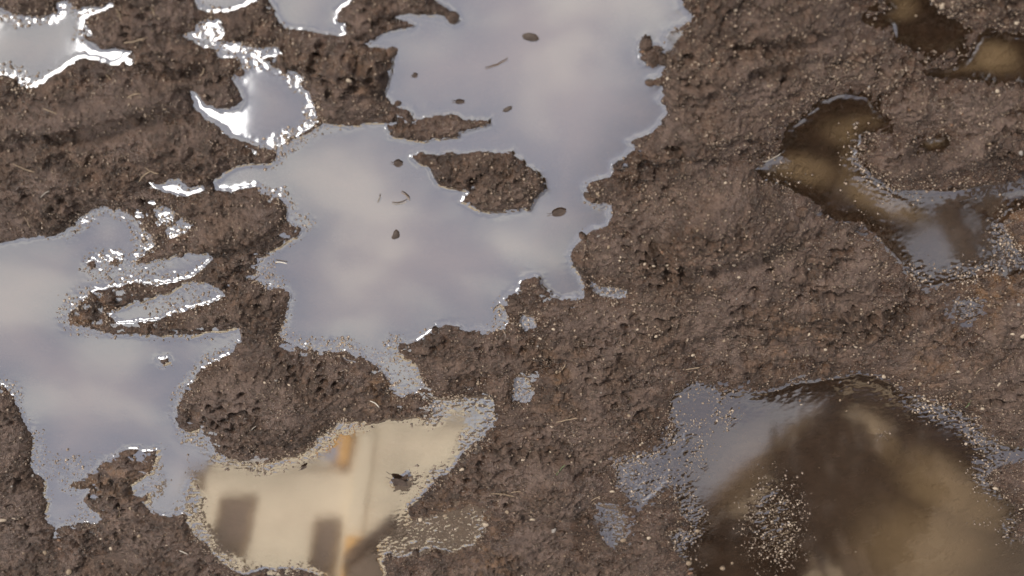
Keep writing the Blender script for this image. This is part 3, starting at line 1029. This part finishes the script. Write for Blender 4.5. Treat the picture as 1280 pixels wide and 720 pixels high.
def tree(loc, height, cz, rad, n, mat, label, seed, leaf=.16, lean=(0, 0)):
    rnd = random.Random(seed)
    o = empty('broadleaf_tree', loc, label, 'tree')
    bm = bmesh.new()
    cc = Vector((lean[0], lean[1], cz))
    tube(bm, [(0, 0, -.2), (.05, 0, height * .2), (lean[0] * .4, lean[1] * .4, height * .45), (lean[0], lean[1], height * .85)], [.26, .2, .15, .04])
    tips = []
    for k in range(11):
        t = .3 + .5 * rnd.random()
        s = Vector((lean[0] * t, lean[1] * t, height * t * .9))
        d = Vector((rnd.gauss(0, 1), rnd.gauss(0, 1), rnd.gauss(.2, .6))).normalized()
        e = cc + Vector((d.x * rad[0], d.y * rad[1], d.z * rad[2])) * .75
        tube(bm, [s, (s + e) / 2 + Vector((0, 0, .15)), e], [.08, .05, .015], 5)
        tips.append(e)
    bm_obj('trunk', bm, m_bark, o)
    vs, fs = [], []
    cl = []
    for k in range(46):
        d = Vector((rnd.gauss(0, 1), rnd.gauss(0, 1), rnd.gauss(0, 1))).normalized() * (rnd.random() ** .4)
        cl.append(cc + Vector((d.x * rad[0], d.y * rad[1], d.z * rad[2])))
    cl += tips
    for k in range(n):
        c = rnd.choice(cl) + Vector((rnd.gauss(0, 1), rnd.gauss(0, 1), rnd.gauss(0, .8))) * (.17 * min(rad))
        a = Vector((rnd.gauss(0, 1), rnd.gauss(0, 1), rnd.gauss(0, 1))).normalized()
        b = a.orthogonal().normalized()
        s = leaf * (.6 + .7 * rnd.random())
        i = len(vs)
        vs += [c - a * s, c + b * s * .5, c + a * s, c - b * s * .5]
        fs.append((i, i + 1, i + 2, i + 3))
    link('crown', mesh_from('crown', vs, fs, mat), o)
    return o


tx, tz = at(1052, 606, 11.0)
tree((tx, 11.0, 0), tz + .7, tz - .1, (.92, .9, .80), 13000, m_leaf, 'round dark bushy tree in front of the tan house', 3, .12)
tx, tz = at(925, 690, 10.0)
tree((tx, 10.0, 0), tz + .7, tz - .3, (.62, .6, .62), 8000, m_leaf, 'smaller dark tree added left of the round one to block the tan reflection', 9, .11)  # added tree, hides the tan wall so the puddle mirrors dark there
tx, tz = at(1120, 52, 8.0)
tree((tx, 8.0, 0), tz + 1.0, tz, (2.5, 2.2, 2.6), 21000, m_leaf2, 'tall brown leaved tree added to darken the reflection in the puddles at right', 5, .16)  # unseen tree, put in so the right-hand puddles mirror something dark
tx, tz = at(1260, 330, 10.0)


# ------------------------------------------------------------------ small things lying about
rnd = random.Random(20)
RS = np.random.RandomState(7)


def stone_mat(name, col, amt=.3, rough=.55):
    m, g, out = new_mat(name)
    tcn = g.n('ShaderNodeTexCoord').outputs['Object']
    nz = g.noise(tcn, 160.0, 4, .6)
    c = g.mix(g.ramp(nz, .35, .7), tuple(v * (1 - amt) for v in col), col)
    principled(g, out, c, rough, .4)
    return m


PEB = {'cream': stone_mat('cream_stone', (.34, .27, .20)), 'tan': stone_mat('tan_stone', (.20, .145, .095)),
       'rust': stone_mat('rust_stone', (.15, .080, .045)), 'grey': stone_mat('grey_stone', (.20, .175, .155))}
m_clod = stone_mat('mud_clod', (.060, .042, .032), .4, .7)
m_straw = stone_mat('straw', (.24, .175, .115), .35, .6)
m_leafd = stone_mat('dead_leaf', (.125, .088, .070), .35, .6)


def blob_mesh(name, mat, seed, sub=2, rough=.25, flat=.7, skin=0.0):
    bm = bmesh.new()
    bmesh.ops.create_icosphere(bm, subdivisions=sub, radius=1.0)
    r = random.Random(seed)
    ax = [Vector((r.gauss(0, 1), r.gauss(0, 1), r.gauss(0, 1))).normalized() for _ in range(9)]
    am = [r.uniform(-rough, rough) for _ in range(9)]
    for v in bm.verts:
        n = v.co.normalized()
        k = 1.0 + sum(a * max(0.0, n.dot(d)) ** 3 for a, d in zip(am, ax))
        if skin:
            k += skin * (mnoise.noise(n * 2.3 + Vector((seed, 0, 0))) + .6 * mnoise.noise(n * 5.1 + Vector((0, seed, 0))) + .4 * mnoise.noise(n * 10.0))
        v.co = n * k
        v.co.z *= flat
        v.co.y *= .85
    me = bpy.data.meshes.new(name)
    bm.to_mesh(me)
    bm.free()
    me.materials.append(mat)
    me.polygons.foreach_set('use_smooth', [True] * len(me.polygons))
    return me


PLACES = [(0, 0, 430, 260, 'on the ridged mud at upper left'), (0, 260, 480, 430, 'on the rutted mud bars at left'), (200, 420, 545, 590, 'on the round mud bank at centre left'),
          (0, 470, 300, 720, 'on the mud at lower left'), (430, 0, 690, 270, 'on the mud tongue and island at top centre'), (480, 345, 860, 560, 'on the mud bank at the centre'),
          (480, 560, 760, 720, 'on the lumpy mud at bottom centre'), (720, 0, 1280, 230, 'on the mud at upper right'), (690, 230, 1280, 470, 'on the broad mud at right'),
          (740, 470, 1280, 720, 'beside the dark puddle at lower right')]


def place_of(px, py):
    for a, b, c, d, t in PLACES:
        if a <= px <= c and b <= py <= d:
            return t
    return 'on the wet brown mud'


peb_meshes = {k: [blob_mesh('pebble', m, 40 + 7 * i + j, 2, .45, .6) for i in range(5)] for j, (k, m) in enumerate(PEB.items())}
# pebbles read off the picture first, then more of the same spread over the mud
SEEN = [(832, 320, 6), (775, 315, 4), (806, 300, 4), (815, 318, 4), (843, 314, 5), (755, 293, 4), (760, 304, 5), (800, 300, 4), (915, 325, 5), (921, 336, 4), (1032, 372, 4),
        (1142, 458, 5), (1149, 476, 6), (1209, 480, 6), (1194, 457, 5), (1226, 507, 6), (1275, 412, 6), (1088, 411, 5), (1055, 432, 4), (1030, 430, 4), (980, 433, 5), (692, 407, 5), (687, 430, 5), (796, 405, 4), (819, 413, 4),
        (866, 440, 5), (679, 447, 4), (696, 461, 5), (744, 463, 4), (785, 507, 5), (690, 525, 5), (783, 534, 4), (653, 565, 4), (663, 562, 4), (688, 560, 5), (712, 560, 4), (800, 553, 4), (798, 569, 4), (945, 428, 5),
        (692, 661, 7), (780, 674, 6), (810, 668, 6), (870, 664, 8), (862, 705, 8), (863, 715, 7), (915, 704, 5), (903, 711, 8), (765, 612, 5), (665, 649, 5), (160, 592, 6), (9, 638, 7), (21, 639, 7), (41, 593, 5), (57, 689, 7), (90, 704, 8), (138, 685, 5),
        (195, 687, 6), (176, 662, 5), (207, 665, 4), (74, 675, 4), (128, 668, 4), (125, 640, 5), (165, 630, 6), (20, 595, 4), (104, 586, 4), (75, 685, 5), (1002, 506, 4), (1050, 500, 4), (1058, 514, 4), (1000, 501, 4), (1024, 585, 3), (980, 648, 3),
        (347, 466, 5), (333, 467, 4), (440, 452, 4), (363, 474, 4), (525, 648, 7), (556, 645, 7), (607, 654, 7), (634, 633, 6), (577, 583, 6), (430, 530, 5), (700, 640, 5), (575, 550, 4), (1270, 375, 5), (1236, 380, 5), (1245, 470, 5), (1243, 609, 7),
        (1262, 412, 6), (1105, 470, 5), (1120, 480, 4), (1160, 500, 5), (1180, 510, 5), (1155, 498, 5), (905, 425, 4), (1070, 690, 3), (880, 190, 4), (888, 66, 4), (855, 215, 4), (862, 195, 4), (1245, 112, 4), (1085, 105, 4), (1145, 20, 4), (1270, 25, 5)]
cnt = 0
spots = list(SEEN)
while len(spots) < 240:
    qx, qy = rnd.uniform(-30, 1310), rnd.uniform(-30, 750)
    X, Y, z, d = height_at(qx, qy)
    keep = (1.0 if qx > 420 else .35) * (.25 + .75 * qy / 720)
    if d < -6 and rnd.random() < keep:
        spots.append((qx, qy, rnd.choice((2.6, 3.0, 3.4, 4.2, 5.0))))
for (qx, qy, s) in spots:
    X, Y, z, d = height_at(qx, qy)
    r = s * .00074 * (1.25 if qy > 600 else 1.0)
    k = rnd.choices(('cream', 'tan', 'rust', 'grey'), (.42, .34, .10, .14))[0]
    o = link('pebble', rnd.choice(peb_meshes[k]), None, (X, Y, max(z, -.001) + r * .12))
    o.scale = (r * rnd.uniform(.8, 1.25), r * rnd.uniform(.8, 1.25), r * rnd.uniform(.7, 1.0))
    o.rotation_euler = (rnd.uniform(-.4, .4), rnd.uniform(-.4, .4), rnd.uniform(0, 6.28))
    where = place_of(qx, qy) if d < 4 else 'standing out of the shallow water'
    tag(o, 'small %s pebble %s' % (k, where), 'pebble', 'small %s pebbles %s' % (k, where))

# clods of mud, darker and bigger than the pebbles
clod_meshes = [blob_mesh('mud_clod', m_mud, 90 + i, 4, .45, .7, .16) for i in range(8)]
CLODS = [(355, 80, 15), (470, 12, 10), (806, 54, 14), (815, 70, 14), (812, 103, 11), (650, 250, 8), (735, 245, 12), (742, 247, 9), (728, 295, 8), (600, 218, 8),
         (575, 235, 8), (498, 130, 9), (566, 20, 12), (520, 690, 14), (512, 688, 9), (545, 690, 15), (690, 655, 13), (700, 665, 16), (670, 640, 13), (640, 655, 11),
         (730, 650, 15), (720, 690, 16), (1000, 258, 15), (985, 270, 17), (960, 322, 12), (905, 315, 12), (880, 312, 13), (1060, 40, 12), (1010, 40, 14), (1150, 70, 10), (1185, 68, 12), (985, 100, 13), (1120, 115, 14), (1205, 110, 10),
         (60, 170, 12), (170, 145, 13), (300, 90, 12), (205, 70, 14), (270, 95, 10), (255, 300, 10), (225, 318, 9), (340, 385, 9), (640, 375, 12), (545, 412, 10), (505, 432, 9), (590, 478, 12), (690, 460, 14), (695, 468, 10), (830, 440, 12), (850, 430, 12), (930, 445, 12),
         (515, 640, 12), (530, 635, 12), (548, 618, 10), (565, 600, 9), (320, 560, 10), (290, 540, 10), (240, 510, 10), (1225, 340, 10), (1020, 395, 9), (1110, 390, 10), (1155, 420, 9), (820, 550, 10), (155, 570, 10), (110, 620, 9), (490, 65, 12), (480, 90, 10)]
for (qx, qy, s) in CLODS:
    X, Y, z, d = height_at(qx, qy)
    r = s * .00072
    o = link('mud_clod', rnd.choice(clod_meshes), None, (X, Y, max(z, -.003) + r * .2))
    o.scale = (r * rnd.uniform(.8, 1.3), r * rnd.uniform(.8, 1.2), r * rnd.uniform(.6, .9))
    o.rotation_euler = (rnd.uniform(-.4, .4), rnd.uniform(-.4, .4), rnd.uniform(0, 6.28))
    w = place_of(qx, qy)
    tag(o, 'dark rounded mud clod %s' % w, 'mud clod', 'dark mud clods %s' % w)


def stalk_mesh(length, w, bend, seed, name='straw', mat=None):
    r = random.Random(seed)
    bm = bmesh.new()
    n = 7
    pts = []
    for i in range(n):
        t = i / (n - 1) - .5
        pts.append((t * length, bend * length * (t * t - .1) + r.uniform(-.02, .02) * length, w * .6 + abs(t) * .002))
    tube(bm, pts, [w * (.6 + .4 * math.sin(math.pi * (i + .5) / n)) for i in range(n)], 6)
    bmesh.ops.recalc_face_normals(bm, faces=bm.faces[:])
    me = bpy.data.meshes.new(name)
    bm.to_mesh(me)
    bm.free()
    me.materials.append(mat or m_straw)
    me.polygons.foreach_set('use_smooth', [True] * len(me.polygons))
    return me


STRAW = [(137, 96, 22, -62, 'pale'), (168, 113, 18, 30, 'pale'), (174, 41, 20, 12, 'pale'), (193, 4, 14, -85, 'pale'), (152, 15, 14, -85, 'pale'), (255, 86, 10, 60, 'pale'),
         (75, 132, 24, -22, 'pale'), (183, 213, 18, 42, 'pale'), (193, 206, 14, -28, 'pale'), (38, 270, 14, -80, 'pale'), (64, 227, 12, 35, 'grey'), (35, 202, 22, -30, 'pale'), (195, 8, 9, -80, 'pale'),
         (630, 609, 34, -18, 'pale'), (615, 617, 18, -25, 'pale'), (712, 512, 34, 8, 'pale'), (151, 633, 18, 85, 'pale'), (226, 688, 22, -32, 'white'), (317, 525, 26, 55, 'grey'), (850, 425, 10, -85, 'white'),
         (744, 617, 14, 35, 'pale'), (650, 602, 22, -8, 'pale'), (703, 458, 14, 60, 'pale'), (865, 455, 16, 20, 'pale'), (1210, 502, 14, 80, 'green'), (700, 575, 20, 60, 'green'), (500, 253, 16, 12, 'grey'),
         (508, 244, 12, -50, 'pale'), (474, 248, 9, 70, 'grey'), (352, 327, 12, -12, 'white'), (318, 350, 10, 30, 'pale'), (470, 495, 14, -45, 'white'), (620, 385, 12, 50, 'pale'), (1220, 455, 12, 60, 'pale'), (965, 195, 18, 30, 'grey')]
m_straws = {'pale': m_straw, 'white': stone_mat('bleached_straw', (.62, .56, .48), .2, .5), 'grey': stone_mat('grey_straw', (.22, .19, .16), .3, .6), 'green': stone_mat('green_stem', (.09, .12, .05), .3, .6)}
for k, (qx, qy, L, an, c) in enumerate(STRAW):
    X, Y, z, d = height_at(qx, qy)
    o = link('straw', stalk_mesh(L * .00165, .0011 if L < 30 else .0013, rnd.uniform(-.5, .5), k, mat=m_straws[c]), None, (X, Y, max(z, .0003) + .0012))
    o.rotation_euler = (rnd.uniform(-.1, .1), rnd.uniform(-.12, .12), math.radians(180 + an))
    where = place_of(qx, qy) if d < 2 else 'floating on the puddle'
    ln = 'long' if L >= 24 else 'short' if L >= 14 else 'very short'
    tag(o, '%s %s stalk of straw lying %s' % (ln, c, where), 'straw', '%s %s straws %s' % (ln, c, where))


def leaf_mesh(length, width, curl, seed):
    r = random.Random(seed)
    bm = bmesh.new()
    n, rows = 9, []
    for i in range(n):
        t = i / (n - 1)
        w = width * (math.sin(math.pi * min(1.0, t * .93 + .05)) ** .75) * (1 + r.uniform(-.1, .1)) * .5
        x = (t - .5) * length
        row = []
        for s in (-1, -.5, 0, .5, 1):
            row.append(bm.verts.new((x, s * w, curl * length * (abs(s) * .22 + (t - .5) ** 2) + .0008 * (s == 0))))
        rows.append(row)
    for a, b in zip(rows, rows[1:]):
        for i in range(4):
            bm.faces.new((a[i], a[i + 1], b[i + 1], b[i]))
    bmesh.ops.solidify(bm, geom=bm.faces[:], thickness=.0008)
    bmesh.ops.recalc_face_normals(bm, faces=bm.faces[:])
    me = bpy.data.meshes.new('leaf')
    bm.to_mesh(me)
    bm.free()
    me.materials.append(m_leafd)
    me.polygons.foreach_set('use_smooth', [True] * len(me.polygons))
    return me


LEAVES = [(699, 265, 15, 9, 18, 'oval brown leaf floating near the mud island'), (500, 600, 24, 11, -32, 'crumpled wet leaf lying on the mirrored cream wall'), (519, 94, 5, 4, 20, 'tiny black leaf speck on the water near the mud tongue'),
          (575, 127, 9, 4, 0, 'faint small leaf floating right of the mud tongue'), (380, 583, 11, 4, 40, 'thin dark leaf scrap at the top of the mirrored cream wall'), (498, 204, 9, 7, 0, 'small dark leaf left of the mud island tip')]
for k, (qx, qy, L, W, an, lb) in enumerate(LEAVES):
    X, Y, z, d = height_at(qx, qy)
    me = leaf_mesh(L * .00165, W * .0018, .12 if k != 4 else .35, k)
    root = empty('leaf', (X, Y, max(z, 0.0) + .0016), lb, 'leaf')
    root.rotation_euler = (0, 0, math.radians(180 + an))
    link('blade', me, root)
    link('stalk', stalk_mesh(L * .0007, .0006, .4, k, 'stalk', m_leafd), root, (-L * .00105, 0, .0004))
X, Y, z, d = height_at(621, 80)
me = stalk_mesh(.038, .0009, .25, 91, 'twig', m_leafd)
o = link('twig', me, None, (X, Y, .0012))
o.rotation_euler = (0, 0, math.radians(180 + 24))
tag(o, 'thin dark twig floating in the upper part of the big puddle', 'twig')

for k, (qx, qy, L, W, an, lb) in enumerate([(664, 47, 14, 7, -8, 'ragged brown mud scrap floating alone near the top of the big puddle'), (495, 294, 9, 7, 70, 'small dark mud scrap in the middle of the big puddle'),
                                          (634, 137, 10, 5, 40, 'slim dark mud scrap floating above the mud island')]):
    X, Y, z, d = height_at(qx, qy)
    o = link('mud_scrap', blob_mesh('mud_scrap', m_clod, 300 + k, 4, .55, .35, .22), None, (X, Y, .001))
    o.scale = (L * .0008, W * .0009, .0045)
    o.rotation_euler = (0, 0, math.radians(180 + an))
    tag(o, lb, 'mud scrap')

# grit: uncountable small grains over the mud, thickest on the shelves at the shore
vs_n, fs_n, cols = [], [], []
base = np.array([(1, 0, 0), (-1, 0, 0), (0, 1, 0), (0, -1, 0), (0, 0, 1), (0, 0, -1)], float)
tri = np.array([(0, 2, 4), (2, 1, 4), (1, 3, 4), (3, 0, 4), (2, 0, 5), (1, 2, 5), (3, 1, 5), (0, 3, 5)])
NG = 140000
qx = RS.uniform(-60, 1340, NG * 4)
qy = RS.uniform(-60, 780, NG * 4)
dx, dy, dz = ray(qx, qy)
tt = CAM_H / -dz
gx_, gy_ = dx * tt, dy * tt
ii = np.clip(((gx_ - hx[0, 0]) / D).round().astype(int), 0, hh.shape[1] - 1)
jj = np.clip(((gy_ - hy[0, 0]) / D).round().astype(int), 0, hh.shape[0] - 1)
gz, gd = hh[jj, ii], sh[jj, ii]
gf = FRG[cy0:cy1, cx0:cx1][jj, ii]
prob = np.where(gd < 0, .06 + .05 * (qx > 600) + .22 * np.clip(fbm(gx_, gy_, .10, 3, 301) * 2.0, 0, 1), 0)
gs = SHOALS[cy0:cy1, cx0:cx1][jj, ii]
prob = np.maximum(prob, gs * .62 * (gd > -4))
prob = np.maximum(prob, gf * np.exp(-((gd - 5) / 16.0) ** 2) * np.where(gz > -.0042, .85, 0))
pick = np.nonzero(RS.rand(len(qx)) < prob)[0][:NG]
N = len(pick)
sz = np.exp(RS.normal(math.log(.00108), .55, N))
sz = np.minimum(sz, .0036)
rot = RS.rand(N, 3) * 6.28
V = base[None] * (sz[:, None, None] * RS.uniform(.55, 1.25, (N, 6, 1)))
ca, sa = np.cos(rot[:, 0])[:, None], np.sin(rot[:, 0])[:, None]
V = np.stack([V[..., 0] * ca - V[..., 1] * sa, V[..., 0] * sa + V[..., 1] * ca, V[..., 2]], -1)
ca, sa = np.cos(rot[:, 1])[:, None], np.sin(rot[:, 1])[:, None]
V = np.stack([V[..., 0], V[..., 1] * ca - V[..., 2] * sa, V[..., 1] * sa + V[..., 2] * ca], -1)
V += np.stack([gx_[pick], gy_[pick], np.maximum(gz[pick], -.0008) + sz * .35], -1)[:, None]
F = tri[None] + (np.arange(N) * 6)[:, None, None]
me = bpy.data.meshes.new('grit')
me.vertices.add(N * 6)
me.vertices.foreach_set('co', V.astype(np.float32).ravel())
me.loops.add(N * 24)
me.loops.foreach_set('vertex_index', F.astype(np.int32).ravel())
me.polygons.add(N * 8)
me.polygons.foreach_set('loop_start', (np.arange(N * 8) * 3).astype(np.int32))
me.update(calc_edges=True)
shore_g = np.clip(gf[pick] * (gd[pick] > -8), 0, 1)
put_attr(me, 'tone', np.repeat(np.clip(RS.rand(N) * .72 + .30 * shore_g, 0, 1), 6))
m_grit, g, out = new_mat('grit')
tone = g.attr('tone').outputs['Fac']
c = g.mix(g.ramp(tone, .0, .5), (.065, .043, .030), (.17, .122, .086))
c = g.mix(g.ramp(tone, .66, 1.0), c, (.34, .27, .205))
principled(g, out, c, .26, .6)
me.materials.append(m_grit)
tag(link('grit', me), 'fine sandy grit and crumbs along the shores and over the mud', 'grit', kind='stuff')
